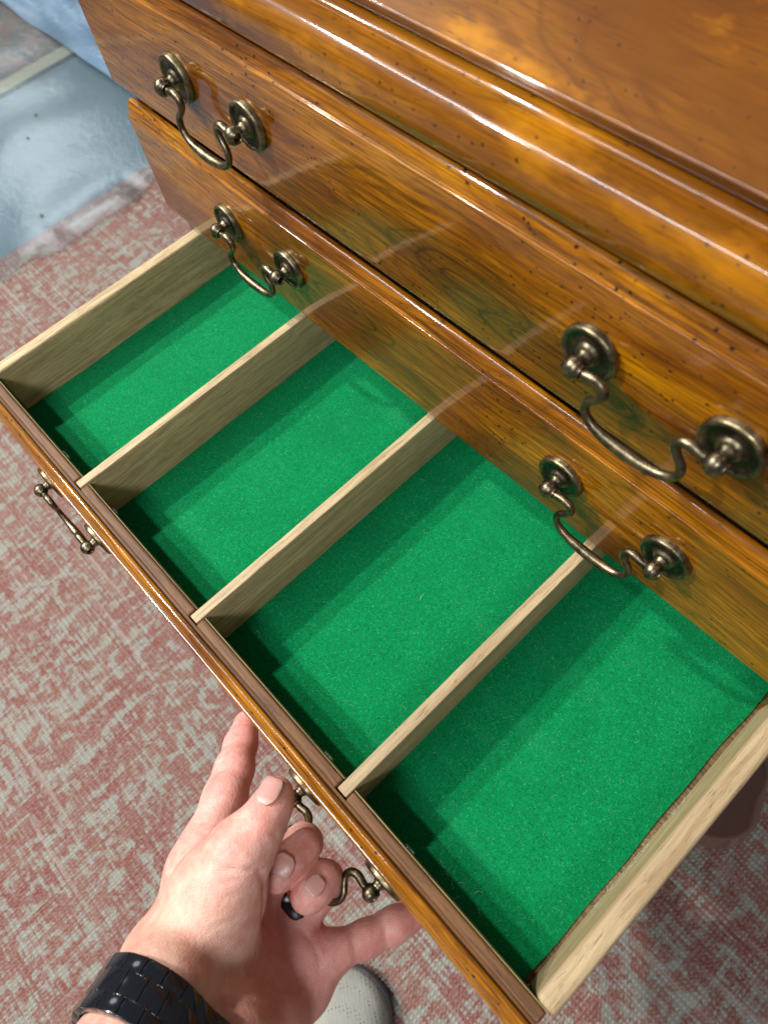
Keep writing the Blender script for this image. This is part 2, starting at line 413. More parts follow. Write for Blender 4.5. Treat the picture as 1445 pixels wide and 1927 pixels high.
for k, (x, y, r_) in enumerate([(-1.44, .16, .0035), (-1.50, .215, .004), (-1.23, .335, .004), (-1.21, .385, .0035), (-1.19, .05, .004)]):
    bm = bmesh.new(); bmesh.ops.create_icosphere(bm, subdivisions=2, radius=r_)
    for v in bm.verts: v.co *= random.uniform(.75, 1.15); v.co.z *= .6
    bm.verts.ensure_lookup_table()
    o = link('crumb', from_bm(bm, 'crumb'), M_crumb); o.location = (x, y, FZ+ph(x, y)+r_*.45)
    tag(o, 'small dark crumb of dirt lying on the clear plastic film', 'dirt', 'crumbs on the plastic film')

# ------------------------------------------------------------------ chest
HW = .328                      # half width of the fronts
Z = dict(T=(.1636, .0788), M=(.0476, -.0401), L=(-.0689, -.1566))
YO = -.2356                    # how far the open drawer stands out
chest = bpy.data.objects.new('writing_chest', None); COL.objects.link(chest); chest.location = (0, 0.2, FZ)
tag(chest, 'varnished brown writing chest with brass bail handles and one drawer pulled out', 'chest of drawers')
CP = chest
def P(o):
    o.parent = CP; o.matrix_parent_inverse = Matrix.Translation((0, -0.2, -FZ)); return o
def front_profile(zt, zb, y0):
    """lipped drawer front: flat face, sunk step and thumb moulding above, round below. y0 = plane of the face"""
    p = [(y0+.0105, zb-.0100)]
    p += arc(y0+.0105, zb, .0105, .0100, 268, 182, 7)
    p += [(y0, zb+.0006)]+arc(y0+.0010, zt-.0010, .0010, .0010, 180, 95, 5)+[(y0+.0019, zt+.0001), (y0+.0023, zt+.0005), (y0+.0024, zt+.0016)]
    p += arc(y0+.0083, zt+.0018, .0058, .0083, 174, 84, 12)
    p += [(y0+.0098, zt+.0096), (y0+.0104, zt+.0084), (y0+.0106, zt-.004), (y0+.0106, zb+.002)]
    return p
def rosette(x, y, z, parent):
    p = [(0, .0152), (-.0004, .0158), (-.0034, .0158), (-.0043, .0152), (-.0047, .0143), (-.0044, .0134), (-.0037, .0129), (-.0034, .0126),
         (-.0030, .0120), (-.0028, .0100), (-.0030, .0078), (-.0038, .0068), (-.0048, .0062), (-.0054, .0054), (-.0058, .0044), (-.0058, .0005), (-.0058, 0)]
    return lathe(p, 'Y', (x, y, z), 'rosette', M_brass, parent, 48)
def post(x, y, z, parent):
    o = lathe([(-.0045, .0044), (-.0064, .0044), (-.0074, .0036), (-.0090, .0036), (-.010, .0036)], 'Y', (x, y, z), 'handle_post', M_brass, parent, 24)
    yc = -.0132
    # eye bead bored along X, joined to the neck
    pr = [(-.0046, .0028), (-.0048, .0036)]+[(.0052*math.sin(R(a)), .0059*math.cos(R(a))) for a in range(-58, 59, 12)]+[(.0048, .0036), (.0046, .0028)]
    pr += [(.0040, .0024), (-.0040, .0024)]
    b = lathe(pr, 'X', (x, y+yc, z), 'bead', M_brass, None, 32, True)
    bm = bmesh.new(); bm.from_mesh(o.data); bm.from_mesh(b.data); bpy.data.objects.remove(b); bm.to_mesh(o.data); bm.free(); smooth(o.data, 50)
    return o
HALF = [(.0400, 0, 0), (.0355, 0, 0), (.0310, 0, -.0002), (.0255, 0, .0008), (.0212, 0, -.0010), (.0196, 0, -.0050), (.0218, 0, -.0095), (.0256, 0, -.0140),
        (.0270, 0, -.0185), (.0256, 0, -.0235), (.0212, 0, -.0275), (.0150, 0, -.0298), (.0080, 0, -.0308), (0, 0, -.0312)]
HR = [.0019, .0023, .0027, .0028, .0027, .0025, .0023, .0023, .0023, .0023, .0025, .0029, .0033, .0035]
def bail(x, y, z, parent, th=6.0):
    pts = [(-a, b, c) for a, b, c in HALF]+[h for h in HALF[-2::-1]]
    rad = HR+HR[-2::-1]
    q = Matrix.Rotation(-R(th), 3, 'X')   # swings the bar forward (towards -Y)
    P_ = [Vector((x, y-.0132, z))+q @ Vector(p) for p in pts]
    return sweep(P_, rad, 'bail', M_brass, parent)
def handle(xc, y, z, parent, th=6.0):
    for sx in (-1, 1):
        rosette(xc+sx*.0381, y, z, parent); post(xc+sx*.0381, y, z, parent)
    bail(xc, y, z, parent, th)
# closed drawers
for key, mat, zh in (('T', M_face, .1241), ('M', M_face2, .0080)):
    zt, zb = Z[key]
    fr = P(extrude_x(front_profile(zt, zb, 0), -HW, HW, 'drawer', mat, None, 38))
    fr['label'] = {'T': 'closed upper drawer with two bail handles', 'M': 'closed middle drawer with two bail handles'}[key]
    for xc in (-.1694, .1694): handle(xc, 0, zh, fr, random.uniform(2, 7))
# open drawer: its front board carries everything else
zt, zb = Z['L']
fr = P(extrude_x(front_profile(zt, zb, YO), -HW, HW, 'drawer', M_face, None, 38))
fr['label'] = 'lower drawer pulled out, lined with green felt'
for xc, th in ((-.1694, 4), (.1694, 64)): handle(xc, YO, -.1076, fr, th)
ZT, ZF = -.0576, -.1074
DIV = [(-.1491, -.1416), (.0034, .0109), (.1565, .1642)]
edges = [-.314]+[e for d in DIV for e in d]+[.314]
for k in range(4):
    x0, x1 = edges[2*k]+(.0006 if k else 0), edges[2*k+1]-(.0009 if k < 3 else 0)
    box(x0, x1, YO+.0130, YO+.0204, ZT-.085, ZT, 'ledge', M_ledge, fr, .0020, 4)
    box(x0, x1, YO+.02045, YO+.0213, ZT-.085, ZT-.0012, 'lining_strip', M_lin, fr, .0005)
box(-.314, .314, YO+.0107, YO+.0129, ZT-.090, ZT-.0045, 'core_board', M_ledge, fr, .0003)
YI = YO+.0213; YB = .165
for x0, x1 in DIV:
    o = box(x0, x1, YO+.0142, YB, ZF-.003, ZT, 'divider', M_oak if x0 > .1 else M_oakd, fr, .0011, 3)
box(-.3035, -.2922, YI+.0001, YB, ZF-.022, ZT+.0006, 'side_panel', M_oakd, fr, .0028, 4)
o = box(.3052, .3182, YI+.0001, YB, ZF-.022, ZT+.0010, 'side_panel', M_oak, fr, .0042, 5)
box(-.292, .3052, YB+.0002, YB+.010, ZF-.022, ZT, 'back_panel', M_oak, fr, .001)
box(-.2921, .3051, YI, YB, ZF-.007, ZF-.0012, 'bottom_panel', M_ply, fr, 0)
# felt, slightly wavy edge on the right where it stops short of the wall
V = []; F = []; nx, ny = 120, 90
for j in range(ny+1):
    y = YI+.0002+(YB-YI-.001)*j/ny
    xr = .3020+.0006*math.sin(31*y)+.0004*math.sin(97*y+1)
    for i in range(nx+1):
        x = -.2919+(xr+.2919)*i/nx
        V.append((x, y, ZF+.0003*math.sin(40*x+11*y)*math.sin(33*y)+.0002*math.sin(170*x+60*y)))
for j in range(ny):
    for i in range(nx):
        a = j*(nx+1)+i; F.append((a, a+1, a+nx+2, a+nx+1))
me = bpy.data.meshes.new('felt_lining'); me.from_pydata(V, [], F); smooth(me); link('felt_lining', me, M_felt, fr)
# loose fibres of the felt standing up from it
V = []; F = []
for k in range(5200):
    x = random.uniform(-.29, .300); y = random.uniform(YI+.001, .06)
    if any(a-.001 < x < b+.001 for a, b in DIV): continue
    L_ = random.uniform(.0006, .0022); a = random.uniform(0, 6.283); wd = .00006; h0 = ZF+.0004; lift = random.uniform(0, .0006)
    dx, dy = math.cos(a), math.sin(a); n0 = len(V)
    V += [(x-dy*wd, y+dx*wd, h0), (x+dy*wd, y-dx*wd, h0), (x+dx*L_+dy*wd*.5, y+dy*L_-dx*wd*.5, h0+lift), (x+dx*L_-dy*wd*.5, y+dy*L_+dx*wd*.5, h0+lift)]
    F.append((n0, n0+1, n0+2, n0+3))
me = bpy.data.meshes.new('felt_fibres'); me.from_pydata(V, [], F)
M_fib = simple('felt_fibre', (.16, .50, .30), .9)
tag(link('felt_fibres', me, M_fib, fr), kind='stuff')
V = []; F = []
def hair(x, y, z, L_, wd, n=7):
    a = random.uniform(0, 6.283); px_, py_, pz_ = x, y, z; n0 = len(V)
    for i in range(n+1):
        V.extend([(px_-math.sin(a)*wd, py_+math.cos(a)*wd, pz_), (px_+math.sin(a)*wd, py_-math.cos(a)*wd, pz_+wd)])
        px_ += math.cos(a)*L_/n; py_ += math.sin(a)*L_/n; pz_ = max(z, pz_+random.uniform(-.0006, .0007)); a += random.uniform(-.5, .5)
    for i in range(n): F.append((n0+2*i, n0+2*i+1, n0+2*i+3, n0+2*i+2))
for k in range(9): hair(random.gauss(.243, .010), random.gauss(YI+.008, .003), ZF+.0008, random.uniform(.003, .009), .00006)
for k in range(9): hair(random.uniform(-.28, .29), random.uniform(YI+.004, -.01), ZF+.0008, random.uniform(.002, .007), .00008)
for k in range(160): hair(.3045+random.gauss(0, .0007), random.uniform(-.16, -.06), ZF+random.uniform(.008, .016), random.uniform(.001, .0035), .00005)
me = bpy.data.meshes.new('lint'); me.from_pydata(V, [], F)
tag(link('lint', me, simple('lint', (.45, .55, .45), .9), fr), kind='stuff')
M_steel = simple('dull_steel', (.45, .45, .43), .35, 1)
for x in (-.2075, -.1313, .1313, .2075):
    lathe([(.0, .0048), (.0010, .0048), (.0015, .0042), (.0016, .0), ], 'Y', (x, YI, -.092), 'bolt_head', M_steel, fr, 8)
    pass

# case
Cx = .3255
for sx in (-1, 1):
    xa, xb = sorted((sx*Cx, sx*(Cx-.017)))
    P(box(xa, xb, .0125, .44, -.215, .1765, 'side_panel', M_body, None, .0012))
    xa, xb = sorted((sx*(Cx+.0006), sx*(Cx-.0225)))
    P(box(xa, xb, .0112, .030, -.2152, .1767, 'stile', M_body, None, .0008))
P(box(-Cx+.018, Cx-.018, .43, .438, -.215, .1765, 'back_panel', M_body, None, 0))
for z0, z1 in ((.0575, .0685), (-.0590, -.0485), (.1680, .1775)):
    P(box(-Cx+.0228, Cx-.0228, .0116, .034, z0, z1, 'rail', M_body, None, .0006))
P(box(-Cx+.018, Cx-.018, .034, .43, .056, .062, 'dust_board', M_oakd, None, 0))
P(box(-Cx+.018, Cx-.018, .034, .43, -.0520, -.0490, 'dust_board', M_oakd, None, 0))
# apron below the drawers
P(extrude_x([(.0110, -.214), (.0110, -.172), (.0125, -.1695), (.034, -.1695), (.034, -.214)], -Cx+.0228, Cx-.0228, 'apron', M_body, None))
# waist moulding and slanted lid of the desk
p = [(.012, .1778), (.0035, .1786), (.0008, .1815), (-.0002, .1860), (.0000, .1915)]
p += arc(.0085, .1930, .0085, .0128, 178, 96, 12)
p += [(.0140, .2066), (.0158, .2070), (.0163, .2066)]+arc(.0165, .2102, .0036, .0034, 272, 352, 8)+[(.0207, .2100), (.0400, .2104), (.0400, .1780)]
P(extrude_x(p, -HW-.004, HW+.004, 'waist_moulding', M_mould, None, 34))
a = R(27); ca, sa = math.cos(a), math.sin(a)
def lidp(u, n_): return (.0213+u*ca-n_*sa, .2108+u*sa+n_*ca)
lp = [lidp(.001, .0002), lidp(.0002, .0012), lidp(0, .0078), lidp(.0002, .0086), lidp(.0008, .00895), lidp(.0014, .0090), lidp(.40, .0090), lidp(.40, .0002)]
P(extrude_x(lp, -HW+.002, HW-.002, 'desk_lid', M_lid, None, 30))
# carcase sides behind the lid
for sx in (-1, 1):
    xa, xb = sorted((sx*Cx, sx*(Cx-.017)))
    P(extrude_x([(.045, .2106), (.34, .44), (.44, .44), (.44, .1782), (.045, .1782)], xa, xb, 'side_panel', M_body, None))
# cabriole legs, knees at the corners
def leg(x, y, dx, dy):
    pts = [((0, .000), -.166, .004), ((.004, .010), -.170, .016), ((.012, .022), -.188, .027), ((.021, .038), -.212, .031), ((.024, .042), -.232, .031), ((.020, .032), -.275, .027), ((.010, .012), -.32, .022), ((.002, .002), -.38, .0165), ((-.006, -.006), -.45, .0135), ((-.006, -.006), -.50, .0135), ((.004, .004), -.530, .020), ((.008, .008), -.548, .030), ((.008, .008), -.560, .032), ((.008, .008), -.5695, .024)]
    V = []; F = []; seg = 28
    n = 0; res = []
    for i in range(len(pts)-1):
        for t in (0, .25, .5, .75): 
            tt = t*t*(3-2*t)
            res.append(tuple((1-tt)*a_+tt*b_ for a_, b_ in ((pts[i][0][0], pts[i+1][0][0]), (pts[i][0][1], pts[i+1][0][1]), (pts[i][1], pts[i+1][1]), (pts[i][2], pts[i+1][2]))))
    res.append((*pts[-1][0], pts[-1][1], pts[-1][2]))
    for ox, oy, z, r_ in res:
        for k in range(seg):
            an = 2*math.pi*k/seg; sq = 1.0+.02*math.cos(4*an)
            V.append((x+dx*ox*1.3+r_*sq*math.cos(an), y+dy*oy*1.3+r_*sq*math.sin(an), z))
    for i in range(len(res)-1):
        for k in range(seg):
            k2 = (k+1) % seg; F.append((i*seg+k, i*seg+k2, (i+1)*seg+k2, (i+1)*seg+k))
    F.append(tuple(range(seg))); F.append(tuple(range((len(res)-1)*seg, len(res)*seg))[::-1])
    me = bpy.data.meshes.new('leg'); me.from_pydata(V, [], F); bm = bmesh.new(); bm.from_mesh(me)
    return P(link('leg', from_bm(bm, 'leg', 50), M_leg))
for x, y, dx, dy in ((.306, .030, 1, -1), (-.306, .030, -1, -1), (.306, .42, 1, 1), (-.306, .42, -1, 1)): leg(x, y, dx, dy)

# ------------------------------------------------------------------ the hand: one continuous surface from a smooth union of tapered limbs
# joints are world positions in metres, radii in metres
J = {
 'i0': (0.1225, -0.3212, -0.1103), 'i1': (0.1101, -0.3064, -0.1164), 'i2': (0.0940, -0.2840, -0.1231), 'i3': (0.0814, -0.2692, -0.1314), 'i4': (0.0671, -0.2567, -0.1441), 'i5': (0.0549, -0.2447, -0.1532),
 't0': (0.1521, -0.3439, -0.0870), 't1': (0.1485, -0.3110, -0.0692), 't2': (0.1438, -0.2855, -0.0553), 't3': (0.1414, -0.2669, -0.0534), 't4': (0.1372, -0.2560, -0.0552), 't5': (0.1337, -0.2497, -0.0564),
 'm1': (0.1507, -0.2975, -0.1366), 'm2': (0.1511, -0.2713, -0.1361), 'm3': (0.1561, -0.2617, -0.1106), 'm4': (0.1591, -0.2622, -0.0963), 'm5': (0.1611, -0.2725, -0.0922), 'm6': (0.1621, -0.2827, -0.0933),
 'r1': (0.1828, -0.3025, -0.1478), 'r2': (0.1811, -0.2749, -0.1438), 'r3': (0.1807, -0.2659, -0.1184), 'r4': (0.1815, -0.2653, -0.1027), 'r5': (0.1828, -0.2726, -0.0974), 'r6': (0.1830, -0.2778, -0.0967),
 'p1': (0.2071, -0.3079, -0.1467), 'p2': (0.2132, -0.2921, -0.1495), 'p3': (0.2212, -0.2738, -0.1558), 'p4': (0.2283, -0.2549, -0.1626), 'p5': (0.2343, -0.2373, -0.1705),
 'w1': (0.1677, -0.3595, -0.0509), 'w2': (0.2061, -0.3562, -0.0785), 'f1': (0.1815, -0.3855, -0.0351), 'f2': (0.2183, -0.3814, -0.0572),
 'c_i': (0.1491, -0.3565, -0.1006), 'c_t': (0.1584, -0.3583, -0.0826),
 'pm': (0.1689, -0.3267, -0.1531), 'pr': (0.1877, -0.3248, -0.1576), 'pp': (0.2093, -0.3226, -0.1519), 'ph': (0.2147, -0.3440, -0.1208), 'pc': (0.1801, -0.3494, -0.1181),
}
J = {k: np.array(v) for k, v in J.items()}
PALM = [  # (a, ra, b, rb)
 ('w1', .0215, 'f1', .0250), ('w2', .0215, 'f2', .0250), ('w1', .0215, 'w2', .0215), ('f1', .025, 'f2', .025),
 ('i0', .0185, 'c_i', .0225), ('c_i', .0225, 'w1', .0215), ('c_t', .0250, 'w1', .0215), ('t1', .0245, 'c_t', .0255), ('t1', .0235, 'pc', .0250),
 ('m1', .0150, 'pm', .0160), ('pm', .0170, 'pc', .0230), ('r1', .0140, 'pr', .0165), ('pr', .0165, 'pc', .0230), ('p1', .0150, 'pp', .0180),
 ('pp', .0180, 'ph', .0215), ('ph', .0215, 'w2', .0215), ('pc', .0240, 'w2', .0215), ('i0', .0170, 'pm', .0150), ('pm', .016, 'pr', .016), ('pr', .016, 'pp', .018),
]
FING = [
 ([('i0', .0180), ('i1', .0165), ('i2', .0149), ('i3', .0136), ('i4', .0119), ('i5', .0098)], .012),
 ([('m1', .0150), ('m2', .0120), ('m3', .0118), ('m4', .0116), ('m5', .0118), ('m6', .0108)], .007),
 ([('r1', .0145), ('r2', .0112), ('r3', .0110), ('r4', .0109), ('r5', .0110), ('r6', .0103)], .007),
 ([('p1', .0160), ('p2', .0120), ('p3', .0112), ('p4', .0112), ('p5', .0095)], .011),
 ([('t1', .0205), ('t2', .0163), ('t3', .0133), ('t4', .0117), ('t5', .0100)], .014),
]
CREASE = [  # skin folds: points in front of the skin that are dropped onto it along the line of sight, and depth
 ([(0.1721, -0.2735, 0.0714), (0.1752, -0.2696, 0.0711), (0.1782, -0.2670, 0.0705), (0.1825, -0.2613, 0.0702)], 0.0013),
 ([(0.1822, -0.2616, 0.0702), (0.1875, -0.2631, 0.0674), (0.1940, -0.2704, 0.0624), (0.2004, -0.2793, 0.0570), (0.2058, -0.2878, 0.0521), (0.2069, -0.2952, 0.0495)], 0.0020),
 ([(0.1966, -0.2716, 0.0609), (0.2075, -0.2744, 0.0552), (0.2177, -0.2778, 0.0497), (0.2260, -0.2820, 0.0447)], 0.0010),
 ([(0.2013, -0.2809, 0.0561), (0.2098, -0.2810, 0.0523), (0.2173, -0.2847, 0.0479)], 0.0009),
 ([(0.2039, -0.2679, 0.0587), (0.2096, -0.2649, 0.0570), (0.2168, -0.2645, 0.0539)], 0.0009),
 ([(0.1649, -0.2531, 0.0804), (0.1672, -0.2482, 0.0808), (0.1686, -0.2453, 0.0810)], 0.0007),
 ([(0.1647, -0.2514, 0.0810), (0.1665, -0.2469, 0.0814)], 0.0005),
 ([(0.1680, -0.2525, 0.0792), (0.1702, -0.2479, 0.0795)], 0.0005),
 ([(0.1749, -0.2477, 0.0775), (0.1815, -0.2473, 0.0746)], 0.0005),
 ([(0.1451, -0.2489, 0.0905), (0.1492, -0.2425, 0.0905), (0.1560, -0.2387, 0.0885)], 0.0010),
 ([(0.1465, -0.2497, 0.0896), (0.1506, -0.2439, 0.0894), (0.1567, -0.2405, 0.0877)], 0.0006),
 ([(0.1387, -0.2343, 0.0975), (0.1476, -0.2271, 0.0956)], 0.0006),
 ([(0.1528, -0.2680, 0.0816), (0.1595, -0.2604, 0.0808), (0.1633, -0.2600, 0.0791)], 0.0009),
 ([(0.1557, -0.2698, 0.0797), (0.1604, -0.2671, 0.0784)], 0.0006),
 ([(0.1594, -0.2850, 0.0738), (0.1648, -0.2846, 0.0714)], 0.0004),
 ([(0.1792, -0.2810, 0.0660), (0.1843, -0.2717, 0.0664)], 0.0004),
 ([(0.1840, -0.2916, 0.0608), (0.1905, -0.2782, 0.0618)], 0.0005),
 ([(0.1744, -0.2773, 0.0692), (0.1796, -0.2700, 0.0690)], 0.0004),
 ([(0.1633, -0.3200, 0.0620), (0.1743, -0.3147, 0.0586), (0.1836, -0.3114, 0.0554)], 0.0005),
 ([(0.1692, -0.3208, 0.0592), (0.1787, -0.3164, 0.0562)], 0.0004),
 ([(0.2234, -0.2483, 0.0555), (0.2331, -0.2562, 0.0489)], 0.0009),
 ([(0.2242, -0.2469, 0.0556), (0.2338, -0.2544, 0.0491)], 0.0005),
 ([(0.2286, -0.2357, 0.0568), (0.2383, -0.2430, 0.0504)], 0.0007),
 ([(0.2168, -0.2645, 0.0539), (0.2233, -0.2675, 0.0501), (0.2265, -0.2712, 0.0476)], 0.0008),
 ([(0.1854, -0.2394, 0.0751), (0.1928, -0.2401, 0.0716)], 0.0004),
 ([(0.2000, -0.2438, 0.0673), (0.2060, -0.2431, 0.0648)], 0.0004),
]
H = .0011
pts = np.array(list(J.values())); lo = pts.min(0)-.032; hi = pts.max(0)+.032
n3 = np.ceil((hi-lo)/H).astype(int)+1
ax = [lo[i]+H*np.arange(n3[i]) for i in range(3)]
def blank(): return np.full(n3, .03, dtype=np.float32)
def sub(a, b, r):
    m0 = np.minimum(a, b)-r; m1 = np.maximum(a, b)+r
    i0 = np.clip(((m0-lo)/H).astype(int), 0, n3-1); i1 = np.clip(np.ceil((m1-lo)/H).astype(int)+1, 1, n3)
    return tuple(slice(int(p_), int(q_)) for p_, q_ in zip(i0, i1))
def cone(a, ra, b, rb, sl):
    X = ax[0][sl[0]][:, None, None]-a[0]; Y = ax[1][sl[1]][None, :, None]-a[1]; Zz = ax[2][sl[2]][None, None, :]-a[2]
    d = b-a; L2 = max(float(d@d), 1e-12)
    h = np.clip((X*d[0]+Y*d[1]+Zz*d[2])/L2, 0, 1)
    return (np.sqrt((X-h*d[0])**2+(Y-h*d[1])**2+(Zz-h*d[2])**2)-(ra+(rb-ra)*h)).astype(np.float32)
def smin(a, b, k):
    h = np.maximum(k-np.abs(a-b), 0)/k
    return np.minimum(a, b)-h*h*k*.25
def add(g, a, ra, b, rb, k):
    sl = sub(a, b, max(ra, rb)+.022); g[sl] = smin(g[sl], cone(a, ra, b, rb, sl), k)
G = blank()
for a_, ra, b_, rb in PALM: add(G, J[a_], ra, J[b_], rb, .015)
fields = []
for chain, kj in FING:
    g = blank()
    for (a_, ra), (b_, rb) in zip(chain[:-1], chain[1:]): add(g, J[a_], ra, J[b_], rb, .005)
    fields.append((g, kj))
for g, kj in fields: pass
Fg = fields[0][0]
for g, kj in fields[1:4]: Fg = smin(Fg, g, .0012)
G = smin(G, fields[0][0], .013)
G = smin(G, fields[3][0], .012)
mr = smin(fields[1][0], fields[2][0], .0010)
G2 = smin(G, mr, .0035)
G = smin(G2, fields[4][0], .0030)
# the thumb flows into its own ball, so blend its root strongly there
tb = blank(); add(tb, J['t1'], .0215, J['t2'], .0165, .006); G = smin(G, tb, .014)
Fsdf = G
EYE = np.array((0.24556, -0.20442, 0.39788))
def onto(p_):
    d_ = np.array(p_)-EYE; d_ /= np.linalg.norm(d_); t_ = .26
    while t_ < .70:
        q_ = EYE+d_*t_
        if np.all(q_ > lo) and np.all(q_ < hi):
            f_ = float(sample(q_))
            if f_ < .0001: return q_
            t_ += max(f_*.7, .0002)
        else: t_ += .004
    return None
def sample(p):
    q = (np.asarray(p)-lo)/H; q = np.clip(q, 0, n3-2.001); i = q.astype(int); f_ = q-i
    out = 0
    for dx in (0, 1):
        for dy in (0, 1):
            for dz in (0, 1):
                wgt = (f_[..., 0] if dx else 1-f_[..., 0])*(f_[..., 1] if dy else 1-f_[..., 1])*(f_[..., 2] if dz else 1-f_[..., 2])
                out = out+wgt*Fsdf[i[..., 0]+dx, i[..., 1]+dy, i[..., 2]+dz]
    return out
GO = G.copy()
for pl, r_ in CREASE:
    dn = []
    for a_, b_ in zip(pl[:-1], pl[1:]):
        a_, b_ = np.array(a_), np.array(b_)
        dn += [a_+(b_-a_)*t_ for t_ in np.linspace(0, 1, 6)[:-1]]
    dn.append(np.array(pl[-1])); n_d = len(dn)
    hp = [onto(p_) for p_ in dn]
    for i_, (a_, b_) in enumerate(zip(hp[:-1], hp[1:])):
        if a_ is None or b_ is None or np.linalg.norm(a_-b_) > .02: continue
        fade = min(1, (min(i_, n_d-2-i_)+1)/2.5)
        sl = sub(a_, b_, .006); c_ = np.maximum(cone(a_, 0, b_, 0, sl), 0)
        GO[sl] = np.maximum(GO[sl], G[sl]+(r_*fade*np.exp(-(c_/.0017)**2)).astype(np.float32))
Fsdf = GO
def surface_nets(f):
    s_ = f < 0
    nx, ny, nz = f.shape
    acc = np.zeros((nx-1, ny-1, nz-1, 3), np.float32); cnt = np.zeros((nx-1, ny-1, nz-1), np.float32)
    for axis in range(3):
        a = [slice(None)]*3; b = [slice(None)]*3; a[axis] = slice(0, -1); b[axis] = slice(1, None)
        fa, fb = f[tuple(a)], f[tuple(b)]; cr = s_[tuple(a)] != s_[tuple(b)]
        idx = np.argwhere(cr); t = fa[cr]/(fa[cr]-fb[cr])
        pos = idx.astype(np.float32); pos[:, axis] += t
        oth = [k for k in range(3) if k != axis]
        for u in (0, 1):
            for v in (0, 1):
                c_ = idx.copy(); c_[:, oth[0]] -= u; c_[:, oth[1]] -= v
                ok = np.all((c_ >= 0) & (c_ < np.array([nx-1, ny-1, nz-1])), axis=1)
                np.add.at(acc, tuple(c_[ok].T), pos[ok]); np.add.at(cnt, tuple(c_[ok].T), 1)
    cells = np.argwhere(cnt > 0); vid = np.full(cnt.shape, -1, int); vid[tuple(cells.T)] = np.arange(len(cells))
    V = acc[tuple(cells.T)]/cnt[tuple(cells.T)][:, None]
    Q = []
    for axis in range(3):
        a = [slice(None)]*3; b = [slice(None)]*3; a[axis] = slice(0, -1); b[axis] = slice(1, None)
        cr = s_[tuple(a)] != s_[tuple(b)]; idx = np.argwhere(cr); fl = s_[tuple(a)][cr]
        o = [(axis+1) % 3, (axis+2) % 3]
        quad = []
        for u, v in ((0, 0), (1, 0), (1, 1), (0, 1)):
            c_ = idx.copy(); c_[:, o[0]] -= u; c_[:, o[1]] -= v; quad.append(c_)
        quad = np.stack(quad, 1); ok = np.all((quad >= 0) & (quad < np.array([nx-1, ny-1, nz-1])), axis=(1, 2))
        quad = quad[ok]; fl = fl[ok]; q = vid[quad[..., 0], quad[..., 1], quad[..., 2]]
        q[~fl] = q[~fl][:, ::-1]; Q.append(q)
    return V, np.concatenate(Q)
Vh, Qh = surface_nets(Fsdf)
# relax the net
for _ in range(3):
    nb = np.zeros_like(Vh); ct = np.zeros(len(Vh))
    for e in range(4):
        a_, b_ = Qh[:, e], Qh[:, (e+1) % 4]
        np.add.at(nb, a_, Vh[b_]); np.add.at(ct, a_, 1); np.add.at(nb, b_, Vh[a_]); np.add.at(ct, b_, 1)
    Vh = Vh*.5+nb/ct[:, None]*.5
Vw = Vh*H+lo
me = bpy.data.meshes.new('hand'); me.from_pydata(Vw.tolist(), [], Qh.tolist()); me.update(); smooth(me)
# skin tint: paler on the ball of the thumb and wrist, redder on the palm and finger ends
ca_ = me.color_attributes.new('tint', 'FLOAT_COLOR', 'POINT')
pale = np.array([.72, .43, .32]); red = np.array([.80, .38, .33]); tan = np.array([.70, .43, .31]); deep = np.array([.72, .27, .25])
def near(k, r_): return np.exp(-(np.linalg.norm(Vw-J[k], axis=1)/r_)**2)[:, None]
colr = np.tile(red, (len(Vw), 1))
for k, r_, cc, wt in (('c_t', .055, pale, 1), ('t1', .040, pale, 1), ('w1', .05, tan, .9), ('f1', .05, tan, .9), ('t3', .022, pale, .6), ('pr', .03, deep, .5), ('m6', .013, deep, .7), ('r6', .013, deep, .7), ('t5', .012, deep, .35), ('i5', .02, deep, .7), ('p5', .02, deep, .6), ('i2', .02, pale, .35)):
    m_ = near(k, r_)*wt; colr = colr*(1-m_)+cc*m_
ca_.data.foreach_set('color', np.concatenate([colr, np.ones((len(Vw), 1))], 1).astype(np.float32).ravel())
person = bpy.data.objects.new('person', None); COL.objects.link(person)
tag(person, 'left hand and wrist reaching in to pull the open drawer by its bail handle', 'person')
hand = link('hand', me, M_skin, person)
